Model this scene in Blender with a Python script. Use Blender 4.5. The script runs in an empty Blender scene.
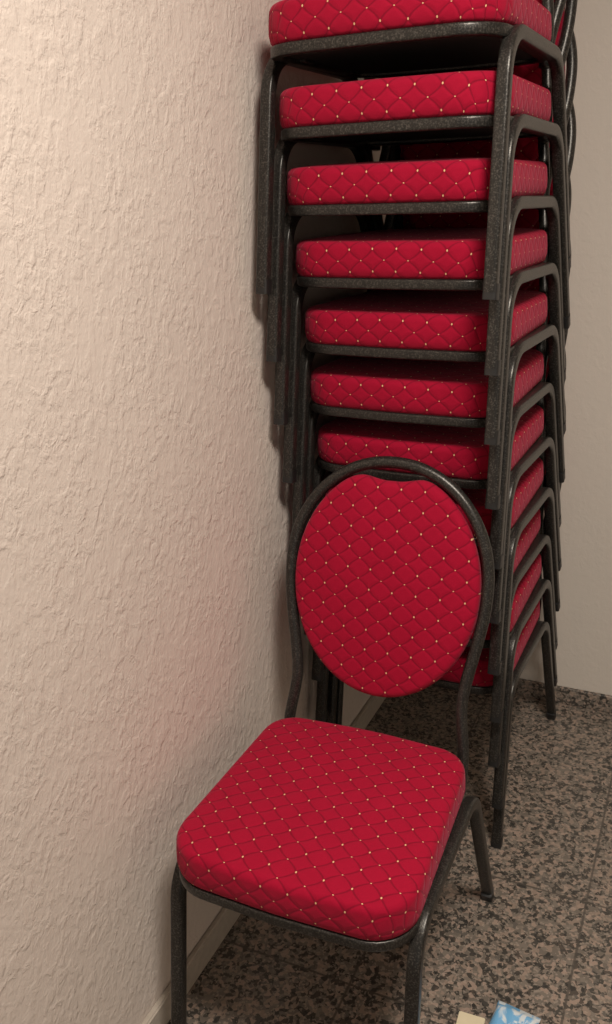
import bpy, bmesh, math
from mathutils import Vector, Matrix
sc=bpy.context.scene
sc.view_settings.view_transform='Standard'
YAW=0.438; PITCH=0.3482; ROLL=-0.0331; CAMH=1.4871; F=883.4
BACK_Y=3.0; CAM=(0.815,0.57,CAMH)

# ---------------- node helpers ----------------
class N:
    def __init__(s,name):
        s.m=bpy.data.materials.new(name); s.m.use_nodes=True
        s.t=s.m.node_tree; s.n=s.t.nodes; s.l=s.t.links
        s.b=s.n['Principled BSDF']
    def link(s,a,b): s.l.new(a,b)
    def math(s,op,a,b=None,c=None,clamp=False):
        nd=s.n.new('ShaderNodeMath'); nd.operation=op; nd.use_clamp=clamp
        for i,v in enumerate((a,b,c)):
            if v is None: continue
            if isinstance(v,(int,float)): nd.inputs[i].default_value=v
            else: s.l.new(v,nd.inputs[i])
        return nd.outputs[0]
    def mix(s,fac,a,b,mode='MIX'):
        nd=s.n.new('ShaderNodeMix'); nd.data_type='RGBA'; nd.blend_type=mode
        for i,v in ((0,fac),(6,a),(7,b)):
            if isinstance(v,(int,float)): nd.inputs[i].default_value=v
            elif isinstance(v,tuple): nd.inputs[i].default_value=v if len(v)==4 else (*v,1)
            else: s.l.new(v,nd.inputs[i])
        return nd.outputs[2]
    def smooth(s,v,lo,hi,a=0.0,b=1.0):
        nd=s.n.new('ShaderNodeMapRange'); nd.interpolation_type='SMOOTHSTEP'
        s.l.new(v,nd.inputs[0])
        for i,x in enumerate((lo,hi,a,b)): nd.inputs[i+1].default_value=x
        return nd.outputs[0]
    def noise(s,vec,scale,detail=3,rough=.5,dist=0.0):
        nd=s.n.new('ShaderNodeTexNoise'); s.l.new(vec,nd.inputs['Vector'])
        nd.inputs['Scale'].default_value=scale; nd.inputs['Detail'].default_value=detail
        nd.inputs['Roughness'].default_value=rough; nd.inputs['Distortion'].default_value=dist
        return nd
    def vor(s,vec,scale,feature='F1'):
        nd=s.n.new('ShaderNodeTexVoronoi'); nd.feature=feature; s.l.new(vec,nd.inputs['Vector'])
        nd.inputs['Scale'].default_value=scale; return nd
    def bump(s,h,strength,dist,prev=None):
        nd=s.n.new('ShaderNodeBump'); nd.inputs['Strength'].default_value=strength
        nd.inputs['Distance'].default_value=dist; s.l.new(h,nd.inputs['Height'])
        if prev: s.l.new(prev,nd.inputs['Normal'])
        return nd.outputs[0]
    def mapping(s,vec,scale=(1,1,1),rot=(0,0,0)):
        nd=s.n.new('ShaderNodeMapping'); s.l.new(vec,nd.inputs[0])
        nd.inputs['Scale'].default_value=scale; nd.inputs['Rotation'].default_value=rot
        return nd.outputs[0]
    def coord(s,k='Object'):
        return s.n.new('ShaderNodeTexCoord').outputs[k]
    def setb(s,**kw):
        for k,v in kw.items():
            k=k.replace('_',' ')
            if isinstance(v,(int,float)): s.b.inputs[k].default_value=v
            elif isinstance(v,tuple): s.b.inputs[k].default_value=(*v,1)
            else: s.l.new(v,s.b.inputs[k])

def mat_fabric():
    k=N('red_diamond_fabric')
    uv=k.coord('UV'); sep=k.n.new('ShaderNodeSeparateXYZ')
    k.link(uv,sep.inputs[0])
    u=k.math('MULTIPLY',sep.outputs[0],1/0.047); v=k.math('MULTIPLY',sep.outputs[1],1/0.040)
    wob=k.math('MULTIPLY',k.math('SINE',k.math('MULTIPLY',v,2*math.pi)),0.06)
    p=k.math('ADD',k.math('ADD',u,v),wob); q=k.math('SUBTRACT',k.math('SUBTRACT',u,v),wob)
    def d(x):
        f=k.math('FRACT',x); return k.math('SUBTRACT',0.5,k.math('ABSOLUTE',k.math('SUBTRACT',f,0.5)))
    dp,dq=d(p),d(q)
    dm=k.math('MINIMUM',dp,dq)
    line=k.smooth(dm,0.012,0.085,1,0)
    puff=k.smooth(dm,0.0,0.25)
    r=k.math('ADD',k.math('POWER',dp,2.0),k.math('POWER',dq,2.0))
    dot=k.smooth(r,0.0009,0.0026,1,0)
    weave=k.noise(uv,800,2)
    n2=k.noise(uv,14,3)
    base=k.mix(n2.outputs[0],(0.33,0.002,0.025),(0.42,0.004,0.034))
    base=k.mix(k.math('MULTIPLY',weave.outputs[0],.6),base,(0.26,0.002,0.018))
    c=k.mix(k.math('MULTIPLY',line,.55),base,(0.12,0.001,0.011))
    c=k.mix(dot,c,(0.80,0.50,0.27))
    k.setb(Base_Color=c,Roughness=0.85)
    k.b.inputs['Specular IOR Level'].default_value=0.15
    k.b.inputs['Sheen Weight'].default_value=0.16; k.b.inputs['Sheen Tint'].default_value=(1,.35,.48,1)
    b1=k.bump(puff,0.40,0.0022); b2=k.bump(weave.outputs[0],0.3,0.001,b1)
    k.setb(Normal=b2); return k.m
def mat_metal():
    k=N('hammered_grey_metal'); o=k.coord()
    n=k.noise(o,330,3,.6)
    f=k.smooth(n.outputs[0],.45,.75)
    c=k.mix(f,(0.026,0.0245,0.022),(0.11,0.103,0.092))
    k.setb(Base_Color=c,Metallic=0.5,Roughness=0.33)
    k.setb(Normal=k.bump(n.outputs[0],0.25,0.0008)); return k.m
def mat_simple(name,col,rough=.6,metal=0,var=.15,scale=40):
    k=N(name); n=k.noise(k.coord(),scale,3)
    c=k.mix(n.outputs[0],tuple(x*(1-var) for x in col),tuple(min(1,x*(1+var)) for x in col))
    k.setb(Base_Color=c,Roughness=rough,Metallic=metal); return k.m
def mat_plaster(name,strength,scale,col):
    k=N(name); o=k.coord()
    m=k.mapping(o,(1,1,.72),(0.7,0,0))
    a=k.noise(m,scale,4,.55,.4); b=k.noise(m,scale*2.6,4,.6,.3); c=k.noise(o,3,2); e=k.noise(o,9,2)
    ra=k.smooth(a.outputs[0],.42,.64)
    amp=k.smooth(e.outputs[0],.3,.6,.5,1.0)
    h=k.math('MULTIPLY',k.math('ADD',k.math('MULTIPLY',ra,.5),k.math('MULTIPLY',b.outputs[0],.85)),amp)
    colr=k.mix(c.outputs[0],tuple(x*.94 for x in col),col)
    k.setb(Base_Color=colr,Roughness=.9); k.b.inputs['Specular IOR Level'].default_value=.15
    k.setb(Normal=k.bump(h,strength,0.0032)); return k.m
def mat_granite(name,tile=True,bright=1.0):
    k=N(name); o=k.coord()
    w=k.noise(o,30,3)
    dv=k.n.new('ShaderNodeVectorMath'); dv.operation='MULTIPLY_ADD'
    k.link(w.outputs['Color'],dv.inputs[0]); dv.inputs[1].default_value=(.012,)*3; k.link(o,dv.inputs[2])
    P=dv.outputs[0]
    v1=k.vor(P,130); v2=k.vor(P,100); v3=k.vor(P,260)
    def sc_(v):
        s1=k.n.new('ShaderNodeSeparateColor'); k.link(v.outputs['Color'],s1.inputs[0]); return s1
    s1,s2,s3=sc_(v1),sc_(v2),sc_(v3)
    B=bright
    cr=k.n.new('ShaderNodeValToRGB'); cr.color_ramp.interpolation='CONSTANT'
    e=cr.color_ramp.elements; e[0].position=0; e[0].color=(.075*B,.069*B,.060*B,1)
    e[1].position=.18; e[1].color=(.18*B,.155*B,.13*B,1)
    for p,c in ((.42,(.30,.235,.188)),(.60,(.22,.19,.158)),(.78,(.36,.275,.222)),(.92,(.14,.125,.108))):
        x=e.new(p); x.color=(*[i*B for i in c],1)
    k.link(s1.outputs[0],cr.inputs[0])
    dark=k.math('LESS_THAN',s2.outputs[1],.20)
    c=k.mix(k.math('MULTIPLY',dark,.8),cr.outputs[0],(.036*B,.035*B,.032*B))
    c=k.mix(k.math('MULTIPLY',k.math('GREATER_THAN',s3.outputs[0],.85),.5),c,(.42*B,.35*B,.29*B))
    if tile:
        sep=k.n.new('ShaderNodeSeparateXYZ'); k.link(o,sep.inputs[0])
        def j(x,off,T=.40):
            f=k.math('FRACT',k.math('MULTIPLY',k.math('ADD',x,off),1/T))
            return k.math('SUBTRACT',.5,k.math('ABSOLUTE',k.math('SUBTRACT',f,.5)))
        jm=k.math('MINIMUM',j(sep.outputs[0],.10),j(sep.outputs[1],.20))
        ln=k.smooth(jm,.004,.008,1,0)
        c=k.mix(k.math('MULTIPLY',ln,.8),c,(.08,.07,.06))
    k.setb(Base_Color=c,Roughness=.25); k.b.inputs['Specular IOR Level'].default_value=.5
    return k.m
FAB=mat_fabric(); MET=mat_metal(); BLK=mat_simple('black_plastic',(.014,.014,.014),.45)
PLY=mat_simple('dark_underside_board',(.02,.017,.015),.8)

# ---------------- mesh helpers ----------------
def mkobj(name,verts,faces,mats,uvs=None,smooth=True,fm=None,autos=None):
    me=bpy.data.meshes.new(name); me.from_pydata([tuple(v) for v in verts],[],faces)
    for m in mats: me.materials.append(m)
    if fm:
        for p,i in zip(me.polygons,fm): p.material_index=i
    for p in me.polygons: p.use_smooth=smooth
    if uvs:
        l=me.uv_layers.new(name='UVMap')
        for lp in me.loops: l.data[lp.index].uv=uvs[lp.vertex_index]
    me.update()
    bm=bmesh.new(); bm.from_mesh(me); bmesh.ops.recalc_face_normals(bm,faces=bm.faces); bm.to_mesh(me); bm.free()
    if autos is not None: me.set_sharp_from_angle(angle=autos)
    return me
def link(name,me,parent=None):
    ob=bpy.data.objects.new(name,me); sc.collection.objects.link(ob)
    if parent: ob.parent=parent
    return ob
def rsq(h,w,r,n=3):
    out=[]
    for cx,cy,a0 in ((h-r,w-r,0),(-h+r,w-r,90),(-h+r,-w+r,180),(h-r,-w+r,270)):
        for i in range(n+1):
            a=math.radians(a0+90*i/n); out.append((cx+r*math.cos(a),cy+r*math.sin(a)))
    return out
def circ(r,n=14): return [(r*math.cos(2*math.pi*i/n),r*math.sin(2*math.pi*i/n)) for i in range(n)]
def sweep(path,nrm,prof,closed=False):
    V=[];Fc=[];n=len(path);m=len(prof); nrm=Vector(nrm).normalized()
    for i,p in enumerate(path):
        a=path[(i-1)%n] if (closed or i>0) else p
        b=path[(i+1)%n] if (closed or i<n-1) else p
        t=(Vector(b)-Vector(a)).normalized(); s=nrm.cross(t).normalized()
        for x,y in prof: V.append(Vector(p)+s*x+nrm*y)
    for i in range(n if closed else n-1):
        for j in range(m):
            Fc.append((i*m+j,i*m+(j+1)%m,((i+1)%n)*m+(j+1)%m,((i+1)%n)*m+j))
    if not closed:
        Fc.append(tuple(range(m))); Fc.append(tuple((n-1)*m+j for j in range(m)))
    return V,Fc
def fillet(pts,rad,n=8):
    out=[Vector(pts[0])]
    for i in range(1,len(pts)-1):
        p=Vector(pts[i]); a=(Vector(pts[i-1])-p); b=(Vector(pts[i+1])-p)
        r=rad[i]; ang=a.angle(b); d=min(r/math.tan(ang/2),a.length*.49 if i>1 else a.length*.95,b.length*.95 if i==len(pts)-2 else b.length*.49)
        r=d*math.tan(ang/2)
        a.normalize(); b.normalize()
        c=p+(a+b).normalized()*(r/math.sin(ang/2))
        s=(p+a*d)-c; e=(p+b*d)-c; tot=s.angle(e)
        for k in range(n+1):
            t=k/n; out.append(c+(s*math.sin((1-t)*tot)+e*math.sin(t*tot))/math.sin(tot))
    out.append(Vector(pts[-1])); return out
def join(parts):
    V=[];Fc=[]
    for v,f in parts:
        o=len(V); V+=v; Fc+=[tuple(i+o for i in x) for x in f]
    return V,Fc
def catmull(pts,n=6):
    P=[Vector(p) for p in pts]; P=[2*P[0]-P[1]]+P+[2*P[-1]-P[-2]]; out=[]
    for i in range(1,len(P)-2):
        for k in range(n):
            t=k/n; a,b,c,d=P[i-1:i+3]
            out.append(.5*((2*b)+(c-a)*t+(2*a-5*b+4*c-d)*t*t+(3*b-a-3*c+d)*t**3))
    out.append(P[-2]); return out

# ---------------- chair geometry ----------------
def outline():
    hf,hr,yf,yr=.2150,.203,-.247,.188
    pts=[(-hf,yf),(0,yf-.008),(hf,yf),(hr,yr),(0,yr+.012),(-hr,yr)]
    rad=[.078,0.9,.078,.065,.9,.065]
    out=[]; n=len(pts)
    for i in range(n):
        p=Vector((*pts[i],0)); a=Vector((*pts[i-1],0))-p; b=Vector((*pts[(i+1)%n],0))-p
        ang=a.angle(b)
        d=min(rad[i]/math.tan(ang/2),.12); r=d*math.tan(ang/2); a.normalize(); b.normalize()
        c=p+(a+b).normalized()*(r/math.sin(ang/2)); s=(p+a*d)-c; e=(p+b*d)-c; tot=s.angle(e)
        for k in range(11):
            t=k/10; out.append(c+(s*math.sin((1-t)*tot)+e*math.sin(t*tot))/math.sin(tot))
    L=[0]; m=len(out)
    for i in range(m): L.append(L[-1]+(out[(i+1)%m]-out[i]).length)
    M=120; res=[]; j=0
    for k in range(M):
        t=L[-1]*k/M
        while L[j+1]<t: j+=1
        f=(t-L[j])/max(1e-9,L[j+1]-L[j]); res.append(out[j].lerp(out[(j+1)%m],f))
    nr=[]
    for i in range(M):
        t=(res[(i+1)%M]-res[i-1]).normalized(); nr.append(Vector((t.y,-t.x,0)))
    return res,nr
ZR=.411   # rail centre height
def seat_mesh():
    O,NR=outline(); M=len(O); V=[];U=[];Fc=[]
    z0,z1=ZR+.006,.483
    V.append(Vector((0,-.022,z1+.007))); U.append((0,-.022))
    rings=[]
    for s in (.15,.3,.45,.6,.72,.82,.90): rings.append(('s',s,z1+.007*(1-s**2.5)))
    R=.015
    for a in (0,18,36,54,72,90): rings.append(('o',R*(1-math.sin(math.radians(a))),z1-.001-R*(1-math.cos(math.radians(a)))))
    for z,i in ((.450,-.0015),(.434,-.0018),(z0+.005,.001),(z0,.005)): rings.append(('o',i,z))
    drop=0;lastin=None
    ctr=Vector((0,-.022,0)); rid=[]
    for ty,a,z in rings:
        ids=[]
        if ty=='o':
            if lastin is not None: drop+=math.hypot(a-lastin[0],z-lastin[1])
            lastin=(a,z)
        for i in range(M):
            if ty=='s':
                base=O[i]-NR[i]*R; p=ctr+(base-ctr)*a; u=(p.x,p.y)
            else:
                p=O[i]-NR[i]*a; b=O[i]-NR[i]*R+NR[i]*drop; u=(b.x,b.y)
            V.append(Vector((p.x,p.y,z))); U.append(u); ids.append(len(V)-1)
        rid.append(ids)
    for i in range(M): Fc.append((0,rid[0][i],rid[0][(i+1)%M]))
    for a,b in zip(rid[:-1],rid[1:]):
        for i in range(M): Fc.append((a[i],b[i],b[(i+1)%M],a[(i+1)%M]))
    Fc.append(tuple(rid[-1]))
    return mkobj('seat_cushion',V,Fc,[FAB],uvs=U)
def seat_frame_mesh():
    O,NR=outline(); path=[Vector((p.x,p.y,ZR-.004))-n*.010 for p,n in zip(O,NR)]
    return mkobj('seat_rim',*sweep(path,(0,0,1),rsq(.010,.0095,.004),True),[MET],autos=math.radians(50))
def board_mesh():
    O,NR=outline(); M=len(O)
    V=[Vector((p.x,p.y,z))-n*.012 for z in (ZR-.006,ZR+.007) for p,n in zip(O,NR)]
    Fc=[tuple(range(M)),tuple(range(M,2*M))]+[(i,(i+1)%M,M+(i+1)%M,M+i) for i in range(M)]
    return mkobj('seat_board',V,Fc,[PLY],smooth=False)
LT,LB=.2125,.2165
FY,RY=-.249,.350
def legs_mesh(sx):
    path=fillet([(0,FY,.012),(0,-.196,ZR),(0,.168,ZR-.006),(0,RY,.012)],[0,.080,.085,0],10)
    path=[Vector((sx*(LB+(LT-LB)*min(1,p.z/.38)),p.y,p.z)) for p in path]
    parts=[sweep(path,(1,0,0),rsq(.0115,.0115,.005))]
    for y in (-.10,.11):
        parts.append(sweep([Vector((sx*.180,y,ZR-.004)),Vector((sx*LT,y,ZR-.004))],(0,0,1),rsq(.02,.006,.002)))
    return mkobj('side_leg_arch',*join(parts),[MET],autos=math.radians(50))
def feet_mesh():
    parts=[]
    for s in (-1,1):
        for a,b in (((FY,.0),(FY+.0034,.026)),((RY,.0),(RY-.0118,.026))):
            parts.append(sweep([Vector((s*LB,a[0],a[1])),Vector((s*LB,b[0],b[1]))],(1,0,0),rsq(.0124,.0124,.005)))
    return mkobj('foot_caps',*join(parts),[BLK],autos=math.radians(50))
TILT=math.atan2(.14,.56); B0=Vector((0,.195,.42))
UPV=Vector((0,math.sin(TILT),math.cos(TILT))); BN=Vector((0,-math.cos(TILT),math.sin(TILT)))
def bp(x,t,d=0): return B0+Vector((x,0,0))+UPV*t+BN*d
def back_frame_mesh():
    half=[(.184,-.03),(.184,.02),(.181,.06),(.174,.11),(.172,.15),(.179,.20),(.191,.265),(.199,.32)]
    for a in range(0,91,10):
        a=math.radians(a); half.append((.201*math.cos(a)**.96 if a<1.57 else 0,.370+.219*math.sin(a)))
    right=[(x,t,0) for x,t in half]; left=[(-x,t,0) for x,t in half[:-1]][::-1]
    path=[bp(p.x,p.y) for p in catmull(right+left,4)]
    return mkobj('backrest_frame',*sweep(path,BN,circ(.0115)),[MET])
def back_cushion_mesh():
    M=160; ct=.352; a_,b_=.1885,.227; O=[]
    for i in range(M):
        th=2*math.pi*i/M; x=a_*math.sin(th); t=ct+b_*math.cos(th)
        if t>ct:
            t-=.026*math.exp(-(abs(x)/.054)**2.6)
        O.append(Vector((x,t,0)))
    NR=[]
    for i in range(M):
        t=(O[(i+1)%M]-O[i-1]).normalized(); NR.append(Vector((-t.y,t.x,0)))
    if NR[0].y<0: NR=[-n for n in NR]
    ctr=Vector((0,ct-.01,0)); V=[];U=[];Fc=[];rid=[]
    def ring(kind,a,d):
        ids=[]
        for i in range(M):
            if kind=='s': q=ctr+(O[i]-NR[i]*.014-ctr)*a
            else: q=O[i]-NR[i]*a
            V.append(bp(q.x,q.y,d)); U.append((q.x,q.y)); ids.append(len(V)-1)
        rid.append(ids)
    V.append(bp(0,ctr.y,.026)); U.append((0,ctr.y))
    for s in (.2,.4,.6,.75,.88): ring('s',s,.018+.008*(1-s*s))
    for a in (0,22,45,67,90):
        r=math.radians(a); ring('o',.014*(1-math.sin(r)),.004+.014*math.cos(r))
    ring('o',0,-.004)
    for a in (30,60,90):
        r=math.radians(a); ring('o',.008*(1-math.cos(r)),-.004-.008*math.sin(r))
    ring('s',.5,-.016)
    V.append(bp(0,ctr.y,-.017)); U.append((0,ctr.y)); last=len(V)-1
    for i in range(M):
        Fc.append((0,rid[0][i],rid[0][(i+1)%M])); Fc.append((last,rid[-1][i],rid[-1][(i+1)%M]))
    for a,b in zip(rid[:-1],rid[1:]):
        for i in range(M): Fc.append((a[i],b[i],b[(i+1)%M],a[(i+1)%M]))
    return mkobj('backrest_cushion',V,Fc,[FAB],uvs=U)
MESH=[('seat_cushion',seat_mesh()),('seat_rim',seat_frame_mesh()),('seat_board',board_mesh()),
      ('leg_arch_left',legs_mesh(-1)),('leg_arch_right',legs_mesh(1)),('foot_caps',feet_mesh()),
      ('backrest_frame',back_frame_mesh()),('backrest_cushion',back_cushion_mesh())]
def chair(x,y,z,rot):
    e=bpy.data.objects.new('banquet_chair',None); sc.collection.objects.link(e)
    e.location=(x,y,z); e.rotation_euler=(0,0,rot); e.empty_display_size=.1
    for n,m in MESH: link(n,m,e)
    return e
chair(.2865,1.780,0,.015)
SR=-.0415
for k in range(11):
    dy=-.0243*k
    jx=[0,.002,-.003,.002,0,-.002,.003,0,-.002,.002,0][k]
    jr=[0,.004,-.003,.002,-.004,.003,0,-.003,.004,-.002,0][k]
    chair(.272+jx-math.sin(SR)*dy,2.562+math.cos(SR)*dy,.1308*k,SR+jr)

# ---------------- room ----------------
WL=mat_plaster('rough_plaster_left',.66,52,(.715,.635,.570)); WB=mat_plaster('smooth_plaster_back',.2,60,(.74,.685,.61))  # left plaster tinted slightly pinker to stand in for red bounce light
CE=mat_simple('ceiling_paint',(.74,.70,.66),.9,0,.03); GR=mat_granite('granite_tiles',True,.95); GB=mat_granite('granite_skirting',False,1.0)
GL=mat_simple('lit_granite_skirting',(.48,.43,.365),.5,0,.2,60)  # left skirting taken as granite; its lit look is put into this paler beige
def box(name,a,b,mat,bev=0,parent=None):
    bm=bmesh.new(); bmesh.ops.create_cube(bm,size=1)
    for v in bm.verts:
        v.co=Vector([(a[i]+b[i])/2+v.co[i]*(b[i]-a[i]) for i in range(3)])
    if bev: bmesh.ops.bevel(bm,geom=bm.edges[:],offset=bev,segments=3,affect='EDGES')
    me=bpy.data.meshes.new(name); bm.to_mesh(me); bm.free(); me.materials.append(mat); return link(name,me,parent)
W=3.2;Y0=-1.6;H=2.7
box('floor',(-.1,Y0,-.1),(W+.1,BACK_Y+.1,0),GR)
box('wall_left',(-.1,Y0,0),(0,BACK_Y,H),WL)
box('wall_back',(-.1,BACK_Y,0),(W+.1,BACK_Y+.1,H),WB)
box('wall_right',(W,Y0,0),(W+.1,BACK_Y,H),WB)
box('ceiling',(-.1,Y0,H),(W+.1,BACK_Y+.1,H+.1),CE)
box('baseboard_left',(0,Y0,0),(.014,BACK_Y,.062),GL,.003)
box('baseboard_back',(.014,BACK_Y-.012,0),(W,BACK_Y,.055),GB,.003)

# ---------------- small items on the floor ----------------
def mat_wrap():
    k=N('blue_plastic_wrap'); o=k.coord()
    n=k.noise(k.mapping(o,(1,.45,1),(0,0,.6)),38,3,.5,1.2)
    f=k.smooth(n.outputs[0],.50,.60)
    c=k.mix(f,(.20,.50,.82),(.78,.87,.92))
    k.setb(Base_Color=c,Roughness=.3,Normal=k.bump(k.noise(o,70,2).outputs[0],.3,.003)); return k.m
def pillow_pack(name,lx,ly,h,mat):
    nx,ny=16,24; V=[];Fc=[]
    for side in (1,-1):
        for j in range(ny+1):
            for i in range(nx+1):
                a=i/nx*2-1; b=j/ny*2-1
                e=(1-abs(a)**5)**.5; g=max(0,1-(abs(b)/.88)**6)**.5 if abs(b)<.88 else 0
                z=h/2+side*(h/2*e*g+.0008)
                wob=.0015*math.sin(9*a+5*b)*e*g
                V.append(Vector((a*lx/2*(1-.03*g),b*ly/2,z+ (wob if side>0 else 0))))
    S=(nx+1)*(ny+1)
    for side in (0,1):
        for j in range(ny):
            for i in range(nx):
                q=side*S+j*(nx+1)+i; Fc.append((q,q+1,q+nx+2,q+nx+1))
    for i in range(nx):
        Fc.append((i,i+1,S+i+1,S+i)); q=ny*(nx+1)+i; Fc.append((q,q+1,S+q+1,S+q))
    for j in range(ny):
        q=j*(nx+1); Fc.append((q,q+nx+1,S+q+nx+1,S+q)); q+=nx; Fc.append((q,q+nx+1,S+q+nx+1,S+q))
    return mkobj(name,V,Fc,[mat])
pk=link('tissue_packet',pillow_pack('tissue_packet',.082,.15,.034,mat_wrap())); pk.location=(.615,1.784,.0); pk.rotation_euler=(0,0,-.12)
CB=mat_simple('cream_cardboard',(.74,.66,.46),.7,0,.06)
cb=bpy.data.objects.new('small_carton',None); sc.collection.objects.link(cb); cb.location=(.549,1.745,0); cb.rotation_euler=(0,0,.05)
box('carton_body',(-.024,-.065,0),(.024,.065,.022),CB,.0012,cb)
box('carton_lid_flap',(-.0245,-.0655,.0222),(.0245,.062,.0236),CB,.0004,cb)

# ---------------- lights ----------------
def area(name,loc,size,power,col):
    l=bpy.data.lights.new(name,'AREA'); l.shape='DISK'; l.size=size; l.energy=power; l.color=col
    o=bpy.data.objects.new(name,l); sc.collection.objects.link(o); o.location=loc
    return o
area('ceiling_lamp',(1.05,1.0,2.64),.5,52,(1,.90,.80))
w=bpy.data.worlds.new('World'); sc.world=w; w.use_nodes=True
w.node_tree.nodes['Background'].inputs[0].default_value=(1,.93,.86,1); w.node_tree.nodes['Background'].inputs[1].default_value=.34

# ---------------- camera ----------------
cd=bpy.data.cameras.new('camera'); co=bpy.data.objects.new('camera',cd); sc.collection.objects.link(co)
cd.sensor_fit='VERTICAL'; cd.sensor_height=36; cd.lens=F/1024*36; cd.clip_start=.02
co.matrix_world=Matrix.Translation(CAM)@Matrix.Rotation(YAW,4,'Z')@Matrix.Rotation(math.pi/2-PITCH,4,'X')@Matrix.Rotation(ROLL,4,'Z')
sc.camera=co
